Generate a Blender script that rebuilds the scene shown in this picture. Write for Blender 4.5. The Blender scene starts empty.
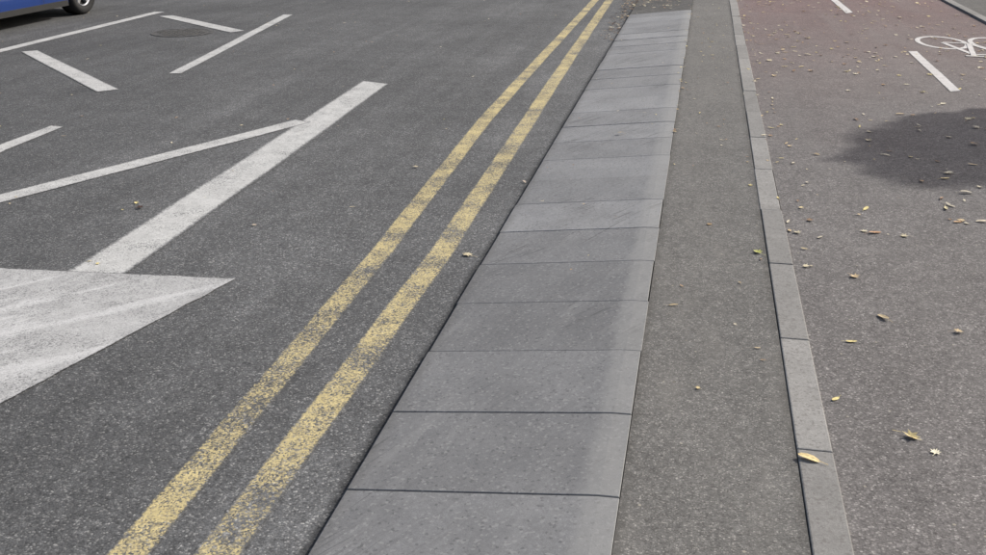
import bpy, bmesh, math, random
from mathutils import Vector, Matrix, noise as mnoise
random.seed(7)
sc=bpy.context.scene
D=bpy.data
# ------------------------------------------------------------------ helpers
def link(o,parent=None):
    sc.collection.objects.link(o)
    if parent: o.parent=parent
    return o
def mesh_obj(name,verts,faces,mat=None,parent=None,smooth=False):
    me=D.meshes.new(name); me.from_pydata([tuple(v) for v in verts],[],faces); me.update()
    if smooth: me.polygons.foreach_set("use_smooth",[True]*len(me.polygons))
    o=D.objects.new(name,me)
    if mat: me.materials.append(mat)
    return link(o,parent)
def bm_obj(name,bm,mats,parent=None,smooth=False):
    me=D.meshes.new(name); bm.to_mesh(me); bm.free()
    if smooth: me.polygons.foreach_set("use_smooth",[True]*len(me.polygons))
    for m in mats: me.materials.append(m)
    return link(D.objects.new(name,me),parent)
class NT:
    def __init__(s,name):
        s.m=D.materials.new(name); s.m.use_nodes=True; s.t=s.m.node_tree; s.t.nodes.clear()
        s.out=s.t.nodes.new('ShaderNodeOutputMaterial'); s.b=s.t.nodes.new('ShaderNodeBsdfPrincipled')
        s.t.links.new(s.b.outputs[0],s.out.inputs[0])
        g=s.t.nodes.new('ShaderNodeNewGeometry'); s.pos=g.outputs['Position']
    def lk(s,v,inp):
        if hasattr(v,'is_output'): s.t.links.new(v,inp)
        elif v is not None:
            if isinstance(v,(tuple,list)) and len(v)==3 and inp.type=='RGBA': v=(*v,1)
            inp.default_value=v
    def math(s,op,a,b=None,c=None,clamp=False):
        n=s.t.nodes.new('ShaderNodeMath'); n.operation=op; n.use_clamp=clamp
        s.lk(a,n.inputs[0]); s.lk(b,n.inputs[1]); s.lk(c,n.inputs[2]); return n.outputs[0]
    def noise(s,scale,detail=3,rough=.55,vec=None,dist=0):
        n=s.t.nodes.new('ShaderNodeTexNoise'); s.lk(vec or s.pos,n.inputs['Vector'])
        n.inputs['Scale'].default_value=scale;n.inputs['Detail'].default_value=detail;n.inputs['Roughness'].default_value=rough
        n.inputs['Distortion'].default_value=dist
        return n.outputs['Fac']
    def voro(s,scale,vec=None,feat='F1'):
        n=s.t.nodes.new('ShaderNodeTexVoronoi'); n.feature=feat; s.lk(vec or s.pos,n.inputs['Vector']); n.inputs['Scale'].default_value=scale
        return n
    def ramp(s,v,lo,hi,a=0.,b=1.):
        n=s.t.nodes.new('ShaderNodeMapRange'); n.interpolation_type='SMOOTHSTEP'
        s.lk(v,n.inputs[0]); 
        for i,x in enumerate((lo,hi,a,b)): n.inputs[i+1].default_value=x
        return n.outputs[0]
    def cramp(s,v,stops):
        n=s.t.nodes.new('ShaderNodeValToRGB'); s.lk(v,n.inputs[0]); e=n.color_ramp.elements
        while len(e)<len(stops): e.new(.5)
        for i,(p,c) in enumerate(stops):
            e[i].position=p; e[i].color=(*c,1) if isinstance(c,(tuple,list)) else (c,c,c,1)
        return n.outputs[0]
    def mix(s,f,a,b,mode='MIX'):
        n=s.t.nodes.new('ShaderNodeMix'); n.data_type='RGBA'; n.blend_type=mode
        s.lk(f,n.inputs[0]); s.lk(a,n.inputs[6]); s.lk(b,n.inputs[7]); return n.outputs[2]
    def scalec(s,c,f):
        n=s.t.nodes.new('ShaderNodeVectorMath'); n.operation='SCALE'; s.lk(c,n.inputs[0]); s.lk(f,n.inputs[3]); return n.outputs[0]
    def mapping(s,rot,scale):
        r=s.t.nodes.new('ShaderNodeMapping'); s.lk(s.pos,r.inputs[0]); r.inputs['Rotation'].default_value=(0,0,rot)
        n=s.t.nodes.new('ShaderNodeMapping'); s.lk(r.outputs[0],n.inputs[0]); n.inputs['Scale'].default_value=scale
        return n.outputs[0]
    def sep(s,v=None):
        n=s.t.nodes.new('ShaderNodeSeparateXYZ'); s.lk(v or s.pos,n.inputs[0]); return n.outputs
    def finish(s,col,rough=.8,h=None,bump=.3,dist=.004,spec=.35):
        s.lk(col,s.b.inputs['Base Color']); s.lk(rough,s.b.inputs['Roughness']); s.b.inputs['Specular IOR Level'].default_value=spec
        if h is not None:
            n=s.t.nodes.new('ShaderNodeBump'); n.inputs['Strength'].default_value=bump; n.inputs['Distance'].default_value=dist
            s.lk(h,n.inputs['Height']); s.t.links.new(n.outputs[0],s.b.inputs['Normal'])
        return s.m

# ------------------------------------------------------------------ surface recipes
def asphalt(n,dark,mid,light,scale=110.,brightness=1.,blot=.14):
    v=n.voro(scale); r=n.sep(v.outputs['Color'])
    chip=n.cramp(r[0],[(0.,dark),(.3,mid),(.80,mid),(.95,light),(1.,tuple(min(1,c*1.3) for c in light))])
    crev=n.ramp(v.outputs['Distance'],.35,.8,1.,.72)
    v2=n.voro(scale*.37); r2=n.sep(v2.outputs['Color'])
    big=n.ramp(r2[1],.5,1.,.90,1.12)
    b1=n.noise(.55,4,.6); b2=n.noise(5.5,4,.65); b3=n.noise(38,2,.6)
    f=n.math('MULTIPLY',n.ramp(b1,.3,.7,1-blot,1+blot),n.ramp(b2,.25,.75,.90,1.10))
    f=n.math('MULTIPLY',f,n.ramp(b3,.25,.75,.88,1.12))
    f=n.math('MULTIPLY',f,n.math('MULTIPLY',crev,big))
    f=n.math('MULTIPLY',f,brightness)
    h=n.math('ADD',n.math('MULTIPLY',v.outputs['Distance'],-1.),n.math('MULTIPLY',r[1],.6))
    return n.scalec(chip,f),h,r
ROAD=((.070,.071,.072),(.119,.121,.122),(.235,.235,.228))
def road_cols(n):
    c,h,r=asphalt(n,*ROAD,scale=155)
    xyz=n.sep()
    wob=n.noise(1.3,3); x=n.math('ADD',xyz[0],n.math('MULTIPLY',wob,.05))
    gut=n.ramp(x,-.985,-.945,1.,.4)
    edge=n.ramp(x,-1.9,-1.0,1.,1.12)
    far=n.ramp(xyz[0],-7,-3.2,.86,1.0)
    dust=n.ramp(n.noise(2.2,5,.7,n.mapping(0,(1,.35,1))),.42,.75,.95,1.14)
    ws=n.ramp(n.noise(1.,4,.6,n.mapping(0,(5.,.16,1))),.35,.68,.92,1.07)
    f=n.math('MULTIPLY',n.math('MULTIPLY',n.math('MULTIPLY',gut,ws),edge),n.math('MULTIPLY',dust,far))
    return n.scalec(c,f),h,r
def mat_road():
    n=NT('road_asphalt'); c,h,r=road_cols(n); return n.finish(c,.88,h,.38,.003,.25)
def mat_path(name,cols,scale=140,specks=True,red=False):
    n=NT(name); c,h,r=asphalt(n,*cols,scale=scale,blot=.07)
    if red:
        y=n.sep()[1]
        t=n.ramp(n.math('ADD',y,n.math('MULTIPLY',n.math('SUBTRACT',n.noise(.8,4),.5),4.)),5.,18.,0.,1.)
        c=n.mix(t,c,n.mix(1.,c,(1.02,.73,.73),'MULTIPLY'))
        pale=n.ramp(n.noise(3.,5,.7),.5,.8,0.,.3)
        c=n.mix(pale,c,(.212,.202,.192))
        wear=n.ramp(n.noise(1.,4,.6,n.mapping(0,(3.,.2,1))),.45,.7,0.,.22); c=n.mix(wear,c,(.198,.19,.18))
    else:
        st=n.ramp(n.noise(2.6,5,.7,n.mapping(0,(2.2,.6,1))),.45,.72,0.,.35); c=n.mix(st,c,(.20,.192,.175))
        x=n.sep()[0]
        eg=n.math('MAXIMUM',n.ramp(x,-.128,-.085,.55,0.),n.ramp(x,.345,.385,0.,.55))
        c=n.mix(n.math('MULTIPLY',eg,n.ramp(n.noise(9,4,.7),.35,.65,.3,1.)),c,(.06,.056,.048))
    if specks:
        v=n.voro(28); rr=n.sep(v.outputs['Color'])
        m=n.math('MULTIPLY',n.ramp(rr[0],.93,.95,0,1),n.ramp(v.outputs['Distance'],.10,.16,1,0))
        c=n.mix(n.math('MULTIPLY',m,.7),c,(.38,.35,.28))
        d=n.math('MULTIPLY',n.ramp(rr[1],.95,.97,0,1),n.ramp(v.outputs['Distance'],.12,.2,1,0))
        c=n.mix(n.math('MULTIPLY',d,.6),c,(.05,.045,.04))
    return n.finish(c,.88,h,.28,.002,.25)
def mat_paint(name,col,wear,worn_y=None,smear=False,soft=.16,cover=.92,patch=.65):
    n=NT(name); c,h,r=road_cols(n)
    uv=n.t.nodes.new('ShaderNodeUVMap'); uv.uv_map='UVMap'
    s=n.sep(uv.outputs[0])
    e=n.math('MAXIMUM',n.math('ABSOLUTE',s[0]),s[1])
    en=n.math('ADD',e,n.math('MULTIPLY',n.math('SUBTRACT',n.noise(55,3,.7),.5),.42))
    edge=n.ramp(en,.78,.98,1.,0.)
    w1=n.noise(3.6,5,.7); w2=n.noise(90,3,.7); w3=r[2]
    w=n.math('ADD',n.math('ADD',n.math('MULTIPLY',w1,patch),n.math('MULTIPLY',w2,.5)),n.math('MULTIPLY',w3,.36))
    if worn_y:
        y=n.sep()[1]; w=n.math('ADD',w,n.ramp(y,worn_y[0],worn_y[1],worn_y[2],0.))
    m=n.math('MULTIPLY',n.math('MULTIPLY',n.ramp(w,wear-soft,wear+soft,1.,0.),edge),cover)
    tone=n.math('MULTIPLY',n.ramp(n.noise(9,4,.7),.3,.7,.86,1.06),n.ramp(n.noise(160,2),.3,.7,.84,1.08))
    p=n.scalec(col,tone)
    if smear:
        st=n.noise(1.,4,.6,n.mapping(math.radians(40),(8,.9,1)),.4)
        k=n.ramp(st,.50,.66,0.,.8); p=n.mix(k,p,(.62,.62,.61)); m=n.math('MAXIMUM',m,n.math('MULTIPLY',k,n.math('MULTIPLY',edge,.85)))
        dk=n.ramp(n.noise(1.,4,.7,n.mapping(math.radians(15),(14,1.0,1))),.54,.68,0.,.3); p=n.mix(dk,p,(.29,.29,.285))
    return n.finish(n.mix(m,c,p),.78,h,.25,.003,.25)
def concrete(n,base):
    f=n.math('MULTIPLY',n.ramp(n.noise(4,5,.65),.25,.75,.88,1.10),n.ramp(n.noise(260,2,.7),.25,.75,.82,1.18))
    f=n.math('MULTIPLY',f,n.ramp(n.noise(60,3,.6),.3,.7,.92,1.08))
    at=n.t.nodes.new('ShaderNodeAttribute'); at.attribute_name='tone'
    f=n.math('MULTIPLY',f,at.outputs['Fac'])
    return n.scalec(base,f),at
def mat_slab():
    n=NT('kerb_slab_concrete'); c,at=concrete(n,(.188,.190,.191))
    s1=n.noise(1.,5,.75,n.mapping(math.radians(32),(30,1.0,1)),.1)
    zone=n.ramp(n.noise(1.3,3,.5),.42,.58,0.15,1.)
    k=n.math('MULTIPLY',n.ramp(s1,.50,.68,0.,.30),zone)
    s2=n.noise(1.,2,.6,n.mapping(math.radians(36),(22,.6,1)),.25)
    k2=n.math('MULTIPLY',n.ramp(n.math('ABSOLUTE',n.math('SUBTRACT',s2,.5)),.0,.02,.62,0.),n.ramp(n.noise(1.8,3),.54,.61,0.,1.))
    s3=n.noise(1.,2,.6,n.mapping(math.radians(27),(46,.8,1)))
    k3=n.math('MULTIPLY',n.ramp(s3,.66,.70,0.,.55),n.ramp(n.noise(1.4,2),.50,.60,0.,1.))
    blot=n.ramp(n.noise(2.6,6,.72),.48,.72,0.,.38); c=n.mix(blot,c,(.128,.128,.128))
    pale=n.ramp(n.noise(1.,5,.7,n.mapping(math.radians(15),(9,1.0,1))),.50,.74,0.,.34)
    c=n.mix(pale,c,(.275,.275,.27))
    c=n.mix(k,c,(.095,.095,.096)); c=n.mix(k2,c,(.065,.065,.065)); c=n.mix(k3,c,(.070,.070,.070))
    sp=n.voro(120); rr=n.sep(sp.outputs['Color']); c=n.mix(n.ramp(rr[0],.9,.94,0,.4),c,(.32,.32,.31)); c=n.mix(n.ramp(rr[1],.93,.96,0,.5),c,(.08,.08,.08))
    x=n.math('ADD',n.sep()[0],n.math('MULTIPLY',n.math('SUBTRACT',n.noise(12,4),.5),.05))
    top=n.math('MULTIPLY',n.ramp(x,-.262,-.215,0.,.55),n.ramp(n.noise(5,4,.7),.3,.6,.55,1.)); c=n.mix(top,c,(.275,.275,.265))
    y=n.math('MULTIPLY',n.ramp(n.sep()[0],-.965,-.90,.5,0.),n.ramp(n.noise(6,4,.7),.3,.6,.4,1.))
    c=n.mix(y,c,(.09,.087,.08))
    return n.finish(c,n.ramp(n.noise(8,4),.3,.7,.68,.85),n.math('ADD',n.noise(260,2),n.noise(20,3)),.22,.002,.3)
def mat_edging():
    n=NT('edging_kerb_concrete'); c,at=concrete(n,(.258,.252,.238))
    st=n.ramp(n.noise(7,5,.75),.5,.75,0.,.45); c=n.mix(st,c,(.16,.152,.14))
    v=n.voro(110); rr=n.sep(v.outputs['Color']); c=n.mix(n.ramp(rr[0],.85,.9,0,.45),c,(.13,.12,.11))
    return n.finish(c,.85,n.noise(150,3),.3,.002,.25)
def simple(name,col,rough=.5,metal=0.,coat=0.,var=.08,scale=6):
    n=NT(name); f=n.ramp(n.noise(scale,4,.6),.3,.7,1-var,1+var)
    n.b.inputs['Metallic'].default_value=metal; n.b.inputs['Coat Weight'].default_value=coat
    return n.finish(n.scalec(col,f),rough)
M_road=mat_road()
M_strip=mat_path('separator_asphalt',((.098,.095,.089),(.155,.151,.142),(.26,.25,.23)),210)
M_cycle=mat_path('cycle_track_asphalt',((.102,.096,.093),(.168,.158,.152),(.28,.265,.25)),170,red=True)
M_foot=mat_path('footway_asphalt',((.06,.06,.06),(.12,.12,.118),(.25,.24,.22)),140)
M_yel=mat_paint('worn_yellow_paint',(.64,.53,.26),.94,(2.,9.,.05),soft=.17,cover=.86,patch=.95)
M_white=mat_paint('worn_white_paint',(.57,.57,.55),.92,cover=.9)
M_white2=mat_paint('smeared_white_paint',(.49,.49,.48),.93,smear=True,soft=.22,cover=.88)
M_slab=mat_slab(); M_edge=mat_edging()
M_dirt=simple('joint_dirt',(.085,.08,.072),.95,var=.4,scale=30)

# ------------------------------------------------------------------ ground sheets
def sheet(name,x0,x1,y0,y1,z,mat):
    return mesh_obj(name,[(x0,y0,z),(x1,y0,z),(x1,y1,z),(x0,y1,z)],[(0,1,2,3)],mat)
ng=NT('grass_ground'); g=ng.mix(ng.ramp(ng.noise(2,6,.7),.3,.7),(.035,.055,.018),(.075,.09,.035)); 
M_grass=ng.finish(ng.scalec(g,ng.ramp(ng.noise(60,3),.2,.8,.6,1.4)),.95,ng.noise(80,3),.6,.02)
sheet('ground',-900,900,-900,900,-.03,M_grass)
sheet('road',-10.4,-.955,-25,120,0,M_road)
def box(bm,x0,x1,y0,y1,z0,z1,mi=0):
    v=[bm.verts.new(p) for p in ((x0,y0,z0),(x1,y0,z0),(x1,y1,z0),(x0,y1,z0),(x0,y0,z1),(x1,y0,z1),(x1,y1,z1),(x0,y1,z1))]
    fs=[bm.faces.new([v[i] for i in q]) for q in ((3,2,1,0),(4,5,6,7),(0,1,5,4),(1,2,6,5),(2,3,7,6),(3,0,4,7))]
    for f in fs: f.material_index=mi
    return fs
def solid(name,x0,x1,y0,y1,z0,z1,mat):
    bm=bmesh.new(); box(bm,x0,x1,y0,y1,z0,z1); return bm_obj(name,bm,[mat])
solid('separator_strip',-.128,.386,-25,120,-.02,.097,M_strip)
solid('cycle_track',.498,3.41,-25,120,-.02,.096,M_cycle)
solid('footway',3.53,7.5,-25,120,-.02,.105,M_foot)
solid('footway',-13,-10.53,-25,120,-.02,.11,M_foot)

# ------------------------------------------------------------------ wide sloped kerb slabs
def unit_tone(bm,faces,lay,t):
    for f in faces:
        for l in f.loops: l[lay]=(t,t,t,1)
Y0,S=2.459,.488
tones={-1:1.06,0:.92,1:.96,2:.84,3:.86,4:.96,5:1.26,6:1.05,7:1.22,8:1.08,9:1.28,10:1.15,11:1.35,12:1.22}  # slab-to-slab variation; far slabs also paler, distance glare put into the tone
bm=bmesh.new(); lay=bm.loops.layers.float_color.new('tone')
KEND=24
for k in range(-12,KEND):
    g=.0016+random.uniform(0,.0016); ya=Y0+k*S+g; yb=Y0+(k+1)*S-g
    dz=random.uniform(-.001,.002); tw=random.uniform(-.001,.001)
    prof=[(-.96,-.03),(-.96,.016),(-.956,.020),(-.29,.0885),(-.255,.0925),(-.222,.0962),(-.19,.0988),(-.133,.1),(-.131,.098),(-.131,-.03)]
    sx=random.uniform(-.003,.002)
    prof=[(x+sx,z) for x,z in prof]
    t=tones.get(k,random.uniform(1.1,1.4))
    rows=[]
    for yy,sh in ((ya,-.002),(ya+.002,0),(yb-.002,0),(yb,-.002)):
        rows.append([bm.verts.new((x,yy,z+(sh+dz+tw*(1 if yy>ya+.1 else -1) if z>0 else 0))) for x,z in prof])
    n=len(prof); fs=[]
    for r in range(3):
        for i in range(n): fs.append(bm.faces.new((rows[r][i],rows[r+1][i],rows[r+1][(i+1)%n],rows[r][(i+1)%n])))
    fs.append(bm.faces.new(rows[0])); fs.append(bm.faces.new(list(reversed(rows[3]))))
    unit_tone(bm,fs,lay,t)
bmesh.ops.recalc_face_normals(bm,faces=bm.faces)
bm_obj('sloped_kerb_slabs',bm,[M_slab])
mesh_obj('kerb_joint_bed',[(-.955,-4,.011),(-.22,-4,.086),(-.129,-4,.090),(-.955,Y0+KEND*S,.011),(-.22,Y0+KEND*S,.086),(-.129,Y0+KEND*S,.090)],[(0,1,4,3),(1,2,5,4)],M_dirt)
YE=Y0+KEND*S
mesh_obj('ramped_verge_asphalt',[(-.956,YE+.004,.02),(-.13,YE+.004,.094),(-.956,120,.02),(-.13,120,.094)],[(0,1,3,2)],M_foot)

# ------------------------------------------------------------------ narrow edging kerb
def kerb_run(name,x0,x1,z,ystart,unit,n,tn,mat=M_edge):
    bm=bmesh.new(); lay=bm.loops.layers.float_color.new('tone')
    for k in range(n):
        g=.0025; j=random.uniform(-.0025,.0025); dz=random.uniform(-.002,.002)
        fs=box(bm,x0+j,x1+j,ystart+k*unit+g,ystart+(k+1)*unit-g,-.02,z+dz)
        unit_tone(bm,fs,lay,random.uniform(*tn))
    o=bm_obj(name,bm,[mat]); m=o.modifiers.new('bev','BEVEL'); m.width=.005; m.segments=2; return o
kerb_run('edging_kerb',.388,.496,.103,2.83-.826*9,.826,60,(.82,1.12))
kerb_run('path_kerb',3.414,3.526,.125,-6.,.915,60,(.8,1.1))
kerb_run('road_kerb',-10.525,-10.405,.115,-6.,.915,60,(.7,1.0))

# ------------------------------------------------------------------ painted markings
def marks(name,quads,mat,z=.003):
    bm=bmesh.new(); uvl=bm.loops.layers.uv.new('UVMap')
    for q in quads:
        cl,z0=(q,z)
        L=[0]
        for i in range(len(cl)-1):
            a=(Vector(cl[i][0])+Vector(cl[i][1]))/2; b=(Vector(cl[i+1][0])+Vector(cl[i+1][1]))/2
            L.append(L[-1]+(b-a).length)
        w=(Vector(cl[0][0])-Vector(cl[0][1])).length; T=L[-1]
        ss=sorted(set([0,T]+[min(T,max(0,t)) for t in (w*.25,w*.5,T-w*.25,T-w*.5)]+L+[i*.25 for i in range(int(T/.25)+1)]))
        rows=[]
        for s in ss:
            i=max(j for j in range(len(L)-1) if L[j]<=s+1e-9); f=(s-L[i])/(L[i+1]-L[i])
            a=Vector(cl[i][0]).lerp(Vector(cl[i+1][0]),f); b=Vector(cl[i][1]).lerp(Vector(cl[i+1][1]),f)
            vv=max(0,1-min(s,T-s)/(w/2))
            j=mnoise.noise(Vector((s*1.7,a.x,a.y)))*.006
            rows.append([(bm.verts.new((a.x+j,a.y,z0)),-1,vv),(bm.verts.new(((a.x+b.x)/2+j,(a.y+b.y)/2,z0)),0,vv),(bm.verts.new((b.x+j,b.y,z0)),1,vv)])
        for r in range(len(rows)-1):
            for c in range(2):
                vs=[rows[r][c],rows[r][c+1],rows[r+1][c+1],rows[r+1][c]]
                f=bm.faces.new([v[0] for v in vs])
                for l,v in zip(f.loops,vs): l[uvl].uv=(v[1],v[2])
        z+=.0004
    bmesh.ops.recalc_face_normals(bm,faces=bm.faces)
    for f in bm.faces:
        if f.normal.z<0: f.normal_flip()
    return bm_obj(name,bm,[mat])
def line(pts,w):
    out=[]
    for i,p in enumerate(pts):
        a=Vector(pts[max(0,i-1)]); b=Vector(pts[min(len(pts)-1,i+1)]); d=(b-a).normalized(); nn=Vector((-d.y,d.x))*w/2
        out.append((tuple(Vector(p)+nn),tuple(Vector(p)-nn)))
    return out
def rough_poly(name,pts,mat,z):
    out=[]
    for i in range(len(pts)):
        a,b=Vector(pts[i]),Vector(pts[(i+1)%len(pts)]); n=max(2,int((b-a).length/.04)); nn=Vector((-(b-a).y,(b-a).x)).normalized()
        for k in range(n): out.append(a.lerp(b,k/n)+nn*(mnoise.noise(Vector((k*.35,i*7,1)))*.010))
    c=sum(out,Vector((0,0)))/len(out)
    bm=bmesh.new(); uvl=bm.loops.layers.uv.new('UVMap')
    vo=[bm.verts.new((p.x,p.y,z)) for p in out]; vi=[bm.verts.new((*(p+(c-p).normalized()*.035),z)) for p in out]
    N=len(out)
    for i in range(N):
        f=bm.faces.new((vo[i],vo[(i+1)%N],vi[(i+1)%N],vi[i]))
        for l,u in zip(f.loops,(1,1,.1,.1)): l[uvl].uv=(u,0)
    f=bm.faces.new(vi)
    for l in f.loops: l[uvl].uv=(.1,0)
    for f in bm.faces:
        f.normal_update()
        if f.normal.z<0: f.normal_flip()
    return bm_obj(name,bm,[mat])
marks('double_yellow_line',[line([(-1.45,-20),(-1.46,2.06),(-1.50,4.57),(-1.60,7.56),(-1.615,11),(-1.625,16.07),(-1.7,22),(-2.2,40)],.122),
    line([(-1.20,-20),(-1.215,2.1),(-1.20,4.63),(-1.26,7.62),(-1.33,11),(-1.41,16.1),(-1.48,22),(-1.98,40)],.132)],M_yel)
marks('lane_line',[[((-2.90,3.85),(-2.60,3.85)),((-2.96,6.0),(-2.66,6.0)),((-3.06,8.94),(-2.77,8.84))]],M_white)
marks('chevron_line',[line([(-5.1,2.4),(-3.98,4.98),(-2.98,7.25)],.17)],M_white,.0036)
rough_poly('painted_island_tip',[(-4.0,3.90),(-3.5,2.2),(-2.50,2.2),(-2.06,4.05)],M_white2,.0042)
marks('hatch_marking',[[((-4.83,6.73),(-4.71,6.72)),((-4.83,6.0),(-4.68,6.0)),((-4.7,5.0),(-4.55,5.0))],
   [((-7.29,9.86),(-7.16,9.98)),((-5.21,7.98),(-5.07,8.13))],
   [((-7.62,8.0),(-7.46,8.0)),((-7.65,13.41),(-7.49,13.44))],
   [((-7.34,12.95),(-7.18,13.08)),((-5.66,11.65),(-5.55,11.85))],
   [((-5.03,8.93),(-4.90,8.95)),((-5.71,13.43),(-5.57,13.46))]],M_white,.003)
marks('cycle_lane_dash',[[((2.11,11.06),(2.21,11.08)),((2.08,8.9),(2.18,8.96))],[((1.84,15.96),(1.95,15.98)),((1.87,14.17),(1.98,14.3))],[((1.6,21.),(1.71,21.)),((1.63,19.),(1.74,19.))]],
   mat_paint('white_cycle_paint',(.62,.6,.58),1.05),.0985)
def ring(cx,cy,rx,ry,w):
    return [((cx+(rx)*math.cos(t),cy+(ry)*math.sin(t)),(cx+(rx-w)*math.cos(t),cy+(ry-w*1.3)*math.sin(t))) for t in [2*math.pi*i/28 for i in range(29)]]
cyq=[ring(2.58,11.75,.27,.48,.06),ring(3.12,11.75,.27,.48,.06),line([(2.58,11.75),(2.72,10.95)],.06),line([(2.72,10.95),(3.02,10.98)],.06),line([(3.12,11.75),(2.98,10.75)],.06),
  line([(2.84,11.7),(3.03,10.98)],.06),line([(2.84,11.7),(2.58,11.75)],.06),line([(2.84,11.7),(2.70,10.85)],.06),line([(2.62,10.85),(2.80,10.83)],.07),line([(2.98,10.75),(3.12,10.78)],.06)]
marks('cycle_symbol',cyq,D.materials['white_cycle_paint'],.0985)

# ------------------------------------------------------------------ manhole cover
M_iron=simple('cast_iron',(.095,.092,.086),.75,.2,var=.3,scale=20)
bm=bmesh.new(); 
bmesh.ops.create_circle(bm,cap_ends=True,radius=.33,segments=40,matrix=Matrix.Translation((-6.25,11.55,.003)))
for i in range(-4,5):
    for j in range(-4,5):
        if i*i+j*j<18: box(bm,-6.25+i*.066-.022,-6.25+i*.066+.022,11.55+j*.066-.022,11.55+j*.066+.022,.002,.007)
R1,R2=.33,.37
for i in range(40):
    a,b=2*math.pi*i/40,2*math.pi*(i+1)/40
    bm.faces.new([bm.verts.new((-6.25+r*math.cos(t),11.55+r*math.sin(t),.006)) for r,t in ((R1,a),(R2,a),(R2,b),(R1,b))])
bm_obj('manhole_cover',bm,[M_iron])

# ------------------------------------------------------------------ fallen leaves
nl=NT('dry_leaf'); at=nl.t.nodes.new('ShaderNodeAttribute'); at.attribute_name='leafcol'
lc=nl.scalec(at.outputs['Color'],nl.ramp(nl.noise(90,3),.3,.7,.80,1.2)); M_leaf=nl.finish(lc,.7)
OUT=[(0,-.55),(.12,-.2),(.5,-.32),(.38,-.05),(.62,.22),(.30,.2),(.28,.5),(.10,.32),(0,.7),(-.10,.32),(-.28,.5),(-.30,.2),(-.62,.22),(-.38,-.05),(-.5,-.32),(-.12,-.2)]
PAL=[(.58,.47,.25),(.62,.54,.36),(.50,.38,.22),(.38,.25,.14),(.68,.61,.44),(.27,.17,.10),(.66,.55,.24),(.56,.50,.38)]
bm=bmesh.new(); ll=bm.loops.layers.float_color.new('leafcol')
def leaf(x,y,z,s,col=None,stem=True):
    th=random.uniform(0,6.28); cu=random.uniform(.04,.22)*random.choice((1,1,-1)); fold=random.uniform(0,.2); tx=random.uniform(-.16,.16)
    asp=random.uniform(.6,1.); col=col or random.choice(PAL); f0=random.uniform(.8,1.15); col=tuple(min(.8,c*f0) for c in col)
    R=Matrix.Rotation(th,3,'Z')@Matrix.Rotation(tx,3,'X')
    simple_leaf=random.random()<.4
    o=[(.25*math.sin(t)*(1),.6*math.cos(t)) for t in [i*2*math.pi/10 for i in range(10)]] if simple_leaf else OUT
    pts=[Vector((px*asp,py,abs(px)*fold+cu*(px*px+py*py)*1.2))*s for px,py in o]
    c=Vector((0,0,0)); pts=[R@p for p in pts]; c=R@c
    mz=min([p.z for p in pts]+[0]); off=Vector((x,y,z+.002-mz))
    vs=[bm.verts.new(p+off) for p in pts]; cv=bm.verts.new(c+off)
    for i in range(len(vs)):
        f=bm.faces.new((vs[i],cv,vs[(i+1)%len(vs)]))
        for l in f.loops: l[ll]=(*col,1)
    if stem:
        a=R@Vector((0,-.55*s,0))+off; b=R@Vector((random.uniform(-.1,.1)*s,-1.05*s,.02*s))+off; a.z=max(a.z,z+.003); b.z=z+.004
        wv=R@Vector((.025*s,0,0))
        f=bm.faces.new([bm.verts.new(p) for p in (a-wv,a+wv,b+wv,b-wv)])
        for l in f.loops: l[ll]=(*[c*.7 for c in col],1)
for x,y,z,s,c in ((.75,2.98,.098,.056,(.66,.54,.27)),(.419,2.77,.104,.058,(.64,.50,.25)),(.808,2.894,.098,.03,(.72,.65,.48)),(.81,3.94,.098,.055,(.50,.40,.24)),(.934,5.03,.098,.06,(.46,.26,.14)),
   (1.367,5.52,.098,.062,(.66,.58,.34)),(1.50,5.32,.098,.05,(.64,.55,.40)),(1.38,5.29,.098,.045,(.5,.32,.18)),(.346,4.62,.099,.05,(.60,.60,.18)),(-1.056,4.57,.003,.058,(.66,.57,.38)),
   (-.027,3.90,.099,.035,(.5,.38,.2)),(-3.07,4.96,.004,.05,(.12,.07,.05)),(.98,2.42,.098,.03,(.5,.42,.25)),(.30,3.55,.099,.02,(.5,.4,.25)),(-.5,7.0,.075,.045,(.5,.4,.25)),(.12,5.0,.099,.03,(.3,.2,.1)),
   (-1.75,6.1,.006,.04,(.55,.47,.32)),(-1.0,5.9,.004,.035,(.55,.45,.35)),(-2.3,4.8,.004,.025,(.4,.33,.25))):
    leaf(x,y,z,s,c)
for i in range(1050):
    y=2.6+15*random.random()**.58; x=random.uniform(.52,3.38)
    if mnoise.noise(Vector((x*.8,y*.4,3)))<random.uniform(-.6,.25): continue
    leaf(x,y,.098,random.uniform(.012,.04) if random.random()<.55 else random.uniform(.035,.062))
for i in range(80): leaf(random.gauss(.56,.06),random.uniform(4,18),.099,random.uniform(.015,.045))
for i in range(110): leaf(random.uniform(-.1,.36),2.6+15*random.random()**.6,.099,random.uniform(.01,.035))
for i in range(50): leaf(random.gauss(-.14,.02),random.uniform(7,18),.102,random.uniform(.01,.035))
for i in range(420): leaf(random.gauss(-1.04,.055),11.5+6.5*random.random()**.6,.004+random.random()*.01,random.uniform(.015,.05),random.choice(PAL[2:6]) if random.random()<.5 else (.10,.07,.05))
for i in range(300): leaf(random.uniform(-1.1,-.3),YE+.3+4*random.random(),.08,random.uniform(.02,.05),random.choice(PAL[2:6]))
for i in range(230): leaf(random.uniform(-9.5,-1.8),random.uniform(4,20),.004,random.uniform(.01,.035))
for i in range(40): leaf(random.uniform(-.9,-.2),random.uniform(4,15),.09,random.uniform(.008,.02))
for i in range(260): leaf(random.uniform(3.55,5),random.uniform(3,22),.108,random.uniform(.02,.05))
bm_obj('fallen_leaves',bm,[M_leaf])

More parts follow.
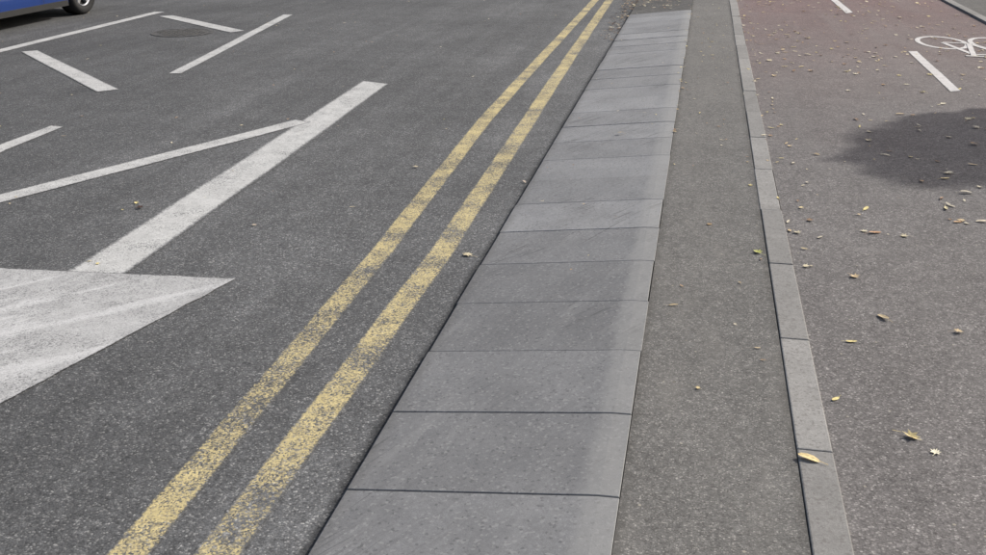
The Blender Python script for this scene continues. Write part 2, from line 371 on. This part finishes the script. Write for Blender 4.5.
# ------------------------------------------------------------------ parked blue hatchback
M_body=simple('blue_car_paint',(.012,.050,.24),.3,.3,1.,var=.03); M_glass=simple('car_glass',(.015,.018,.02),.05,0,.5)
M_tyre=simple('tyre_rubber',(.018,.018,.018),.85,var=.2,scale=40); M_alloy=simple('alloy_wheel',(.55,.56,.58),.35,.85); M_blk=simple('black_plastic',(.02,.02,.02),.7)
M_lampr=simple('red_lamp',(.35,.01,.01),.2,0,1.); M_lampw=simple('clear_lamp',(.6,.6,.62),.15,.3,1.); M_plate=simple('number_plate',(.65,.5,.06),.5)
car=D.objects.new('parked_car',None); link(car)
WR=.315; WB=2.5; hw=.85
def arch(cy,r,a0=180,a1=0,n=12): return [(cy+r*math.cos(math.radians(a0+(a1-a0)*i/n)),WR+r*math.sin(math.radians(a0+(a1-a0)*i/n))) for i in range(n+1)]
prof=[(-2.02,.26),(-1.62,.20)]+arch(-WB/2,.365,205,-20)+[(-.80,.19),(.80,.19)]+arch(WB/2,.365,200,-25)+[(1.63,.22),(1.98,.30),(2.04,.52),(2.02,.78),(1.96,.95),(1.3,.97),(0,.96),(-.95,.94),(-1.55,.86),(-1.95,.70),(-2.08,.50)]
bm=bmesh.new()
def prism(bm,prof,xs,shape):
    rows=[]
    for x in xs: rows.append([bm.verts.new((x*shape(y,z),y,z)) for y,z in prof])
    n=len(prof)
    for r in range(len(rows)-1):
        for i in range(n): bm.faces.new((rows[r][i],rows[r][(i+1)%n],rows[r+1][(i+1)%n],rows[r+1][i]))
    bm.faces.new(rows[0]); bm.faces.new(list(reversed(rows[-1])))
def shp(y,z):
    t=max(0,abs(y)-1.45)/.6; return 1-.16*t*t-.05*max(0,(z-.7))/.25-.03*max(0,.4-z)/.2
prism(bm,prof,[-hw,-.6,-.2,.2,.6,hw],shp)
bmesh.ops.recalc_face_normals(bm,faces=bm.faces)
o=bm_obj('body',bm,[M_body],car); b=o.modifiers.new('b','BEVEL'); b.width=.035; b.segments=3; b.limit_method='ANGLE'; b.angle_limit=math.radians(50)
def frust(name,bot,top,z0,z1,mat):
    v=[(x,y,z0) for x,y in bot]+[(x,y,z1) for x,y in top]
    o=mesh_obj(name,v,[(3,2,1,0),(4,5,6,7),(0,1,5,4),(1,2,6,5),(2,3,7,6),(3,0,4,7)],mat,car); b=o.modifiers.new('b','BEVEL'); b.width=.04; b.segments=3; return o
frust('cabin',[(-.77,-1.0),(.77,-1.0),(.77,1.88),(-.77,1.88)],[(-.58,-.25),(.58,-.25),(.58,1.55),(-.58,1.55)],.93,1.46,M_body)
def pane(name,pts,mat=M_glass): return mesh_obj(name,pts,[tuple(range(len(pts)))],mat,car)
for sgn in (-1,1):
    def sp(y,z): return (sgn*(.775-(z-.93)/.53*.19+.004),y,z)
    pane('side_window',[sp(-.72,.99),sp(.28,.99),sp(.28,1.38),sp(-.22,1.38)]); pane('rear_side_window',[sp(.36,.99),sp(1.2,.99),sp(1.15,1.38),sp(.36,1.38)]); pane('quarter_window',[sp(1.28,1.0),sp(1.66,1.02),sp(1.45,1.36),sp(1.24,1.38)])
    bmm=bmesh.new(); xa,xb=sorted((sgn*.78,sgn*.94)); box(bmm,xa,xb,-.78,-.68,.98,1.08); q=bm_obj('door_mirror',bmm,[M_body],car); q.modifiers.new('b','BEVEL').width=.03
    for yy in (-.62,.32,1.12): 
        x=sgn*(hw+.0015); mesh_obj('door_gap',[(x,yy-.004,.24),(x,yy+.004,.24),(x,yy+.004,.68),(x,yy-.004,.68)],[(0,1,2,3)],M_blk,car)
    for yy in (.15,.95):
        bmm=bmesh.new(); xa,xb=sorted((sgn*.82,sgn*.868)); box(bmm,xa,xb,yy-.09,yy+.07,.80,.825); bm_obj('door_handle',bmm,[M_body],car)
    bmm=bmesh.new(); xa,xb=sorted((sgn*.80,sgn*.858)); box(bmm,xa,xb,-.84,.84,.165,.235); bm_obj('sill_trim',bmm,[M_blk],car)
    bmm=bmesh.new(); box(bmm,sgn*.66-.1,sgn*.66+.1,1.90,2.035,.70,.92); bm_obj('tail_lamp',bmm,[M_lampr],car).modifiers.new('b','BEVEL').width=.02
    bmm=bmesh.new(); box(bmm,sgn*.56-.15,sgn*.56+.15,-2.035,-1.86,.58,.72); bm_obj('headlamp',bmm,[M_lampw],car).modifiers.new('b','BEVEL').width=.03
pane('windscreen',[(-.66,-.93,1.0),(.66,-.93,1.0),(.55,-.36,1.41),(-.55,-.36,1.41)]).location=(0,-.02,.012)
pane('rear_window',[(-.62,1.865,1.02),(.62,1.865,1.02),(.52,1.63,1.38),(-.52,1.63,1.38)]).location=(0,.012,.006)
for yy,nm in ((-2.095,'front_plate'),(2.05,'rear_plate')): mesh_obj(nm,[(-.26,yy,.42),(.26,yy,.42),(.26,yy,.53),(-.26,yy,.53)],[(0,1,2,3)],M_plate,car)
mesh_obj('grille',[(-.4,-2.092,.30),(.4,-2.092,.30),(.36,-2.095,.39),(-.36,-2.095,.39)],[(0,1,2,3)],M_blk,car)
bmm=bmesh.new(); box(bmm,-.70,.70,-1.9,1.85,.17,.6); bm_obj('underbody',bmm,[M_blk],car)
def wheel(cx,cy,sgn):
    e=D.objects.new('wheel',None); link(e,car); e.location=(cx,cy,WR)
    pr=[(0.,.20),(.02,.215),(.035,.25),(.03,.29),(.0,.312),(-.09,.315),(-.18,.312),(-.2,.28),(-.2,.2)]
    bm=bmesh.new(); N=40; rows=[[bm.verts.new((sgn*(x-.02),r*math.cos(2*math.pi*i/N),r*math.sin(2*math.pi*i/N))) for x,r in pr] for i in range(N)]
    for i in range(N):
        for j in range(len(pr)-1): bm.faces.new((rows[i][j],rows[(i+1)%N][j],rows[(i+1)%N][j+1],rows[i][j+1]))
    bmesh.ops.recalc_face_normals(bm,faces=bm.faces); bm_obj('tyre',bm,[M_tyre],e,True)
    bm=bmesh.new(); pr=[(-.012,.205),(-.005,.198),(-.02,.185),(-.06,.18),(-.09,.06)]
    rows=[[bm.verts.new((sgn*x,r*math.cos(2*math.pi*i/N),r*math.sin(2*math.pi*i/N))) for x,r in pr] for i in range(N)]
    for i in range(N):
        for j in range(len(pr)-1):
            f=bm.faces.new((rows[i][j],rows[(i+1)%N][j],rows[(i+1)%N][j+1],rows[i][j+1])); f.material_index=1 if j>=2 else 0
    f=bm.faces.new([rows[i][-1] for i in range(N)]); f.material_index=1
    bmesh.ops.recalc_face_normals(bm,faces=bm.faces); bm_obj('rim',bm,[M_alloy,M_blk],e)
    bm=bmesh.new()
    for s in range(5):
        a=2*math.pi*s/5; R=Matrix.Rotation(a,4,'X')
        pts=[(0.,-.03,.03),(0.,.03,.03),(-.005,.022,.19),(-.005,-.022,.19)]
        f1=[bm.verts.new(R@Vector((sgn*(x-.012),y,z))) for x,y,z in pts]; f2=[bm.verts.new(R@Vector((sgn*(x-.05),y*1.4,z))) for x,y,z in pts]
        bm.faces.new(f1); 
        for i in range(4): bm.faces.new((f1[i],f1[(i+1)%4],f2[(i+1)%4],f2[i]))
    c1=[bm.verts.new((-sgn*.008,.05*math.cos(t),.05*math.sin(t))) for t in [2*math.pi*i/16 for i in range(16)]]; bm.faces.new(c1)
    bmesh.ops.recalc_face_normals(bm,faces=bm.faces); bm_obj('spokes',bm,[M_alloy],e)
for sgn in (-1,1):
    for cy in (-WB/2,WB/2): wheel(sgn*(hw-.02),cy,sgn)
car.location=(-8.45-hw,11.75,0)

# ------------------------------------------------------------------ unseen young tree, added right of the track to cast the round shadow
az=math.atan2(.8,.6); EL=math.radians(38)
sund=Vector((math.sin(az)*math.cos(EL),math.cos(az)*math.cos(EL),math.sin(EL)))
CR=1.0; cz=3.1; off=(cz-.1)/math.tan(EL); cx,cyy=2.30+math.sin(az)*off,7.15+math.cos(az)*off
M_bark=simple('bark',(.12,.095,.07),.9,var=.35,scale=30)
nf=NT('tree_foliage'); at=nf.t.nodes.new('ShaderNodeAttribute'); at.attribute_name='leafcol'; M_fol=nf.finish(at.outputs['Color'],.6)
tree=D.objects.new('shadow_caster_tree',None); link(tree); tree.location=(cx,cyy,.1)
def tube(bm,p0,p1,r0,r1,n=8):
    p0,p1=Vector(p0),Vector(p1); d=(p1-p0).normalized(); u=d.orthogonal().normalized(); v=d.cross(u)
    a=[bm.verts.new(p0+(u*math.cos(t)+v*math.sin(t))*r0) for t in [2*math.pi*i/n for i in range(n)]]
    b=[bm.verts.new(p1+(u*math.cos(t)+v*math.sin(t))*r1) for t in [2*math.pi*i/n for i in range(n)]]
    for i in range(n): bm.faces.new((a[i],a[(i+1)%n],b[(i+1)%n],b[i]))
bm=bmesh.new(); tube(bm,(0,0,-.05),(.03,0,1.9),.07,.05); tube(bm,(.03,0,1.9),(0,.03,3.5),.05,.015)
for i in range(16):
    a=i*2.4; z=1.9+.08*i; r=random.uniform(.55,.85); p=Vector((r*math.cos(a),r*math.sin(a),z+random.uniform(.25,.6))); tube(bm,(.02,0,z),p,.022,.007,6)
bm_obj('trunk',bm,[M_bark],tree)
bm=bmesh.new(); ll=bm.loops.layers.float_color.new('leafcol')
cl=[]
for i in range(260):
    v=Vector([random.gauss(0,1) for _ in range(3)]).normalized()*CR*random.random()**.38*.92; cl.append((v+Vector((0,0,3.0)),random.uniform(.6,1.3)))
for c,b in cl:
    for j in range(80):
        p=c+Vector([random.gauss(0,.07) for _ in range(3)]); s=random.uniform(.045,.075)
        R=Matrix.Rotation(random.uniform(0,6.28),3,'Z')@Matrix.Rotation(random.uniform(-1.2,1.2),3,'X')
        f=bm.faces.new([bm.verts.new(p+R@Vector(q)*s) for q in ((0,-1,0),(.6,0,.1),(0,1,0),(-.6,0,.1))])
        k=b*random.uniform(.7,1.2); colr=(.09*k,.09*k,.025*k,1)
        for l in f.loops: l[ll]=colr
bm_obj('crown',bm,[M_fol],tree)

# ------------------------------------------------------------------ light
w=D.worlds.new('World'); sc.world=w; w.use_nodes=True; nt=w.node_tree; bg=nt.nodes['Background']; sk=nt.nodes.new('ShaderNodeTexSky')
sk.sky_type='NISHITA'; sk.sun_disc=False; sk.sun_elevation=EL; sk.sun_rotation=az; sk.air_density=1.; sk.dust_density=5.
nt.links.new(sk.outputs[0],bg.inputs[0]); bg.inputs[1].default_value=.14
L=D.lights.new('sun','SUN'); L.energy=3.6; L.angle=math.radians(1.0); L.color=(1,.97,.925)
so=D.objects.new('sun',L); link(so); so.rotation_euler=(-sund).to_track_quat('-Z','Y').to_euler()
# ------------------------------------------------------------------ camera
cam=D.cameras.new('camera'); co=D.objects.new('camera',cam); link(co)
cam.sensor_width=36; cam.lens=36*1000/986; cam.clip_end=3000; cam.clip_start=.05
pitch,yaw,roll=[math.radians(a) for a in (21.71,11.49,-.12)]
F=Vector((-math.sin(yaw)*math.cos(pitch),math.cos(yaw)*math.cos(pitch),-math.sin(pitch))); R=Vector((math.cos(yaw),math.sin(yaw),0)); U=R.cross(F)
R2=R*math.cos(roll)+U*math.sin(roll); U2=R2.cross(F)
M=Matrix((R2,U2,-F)).transposed().to_4x4(); M.translation=(0,0,1.75); co.matrix_world=M
sc.camera=co
sc.view_settings.view_transform='Standard'; sc.view_settings.look='None'; sc.view_settings.exposure=0
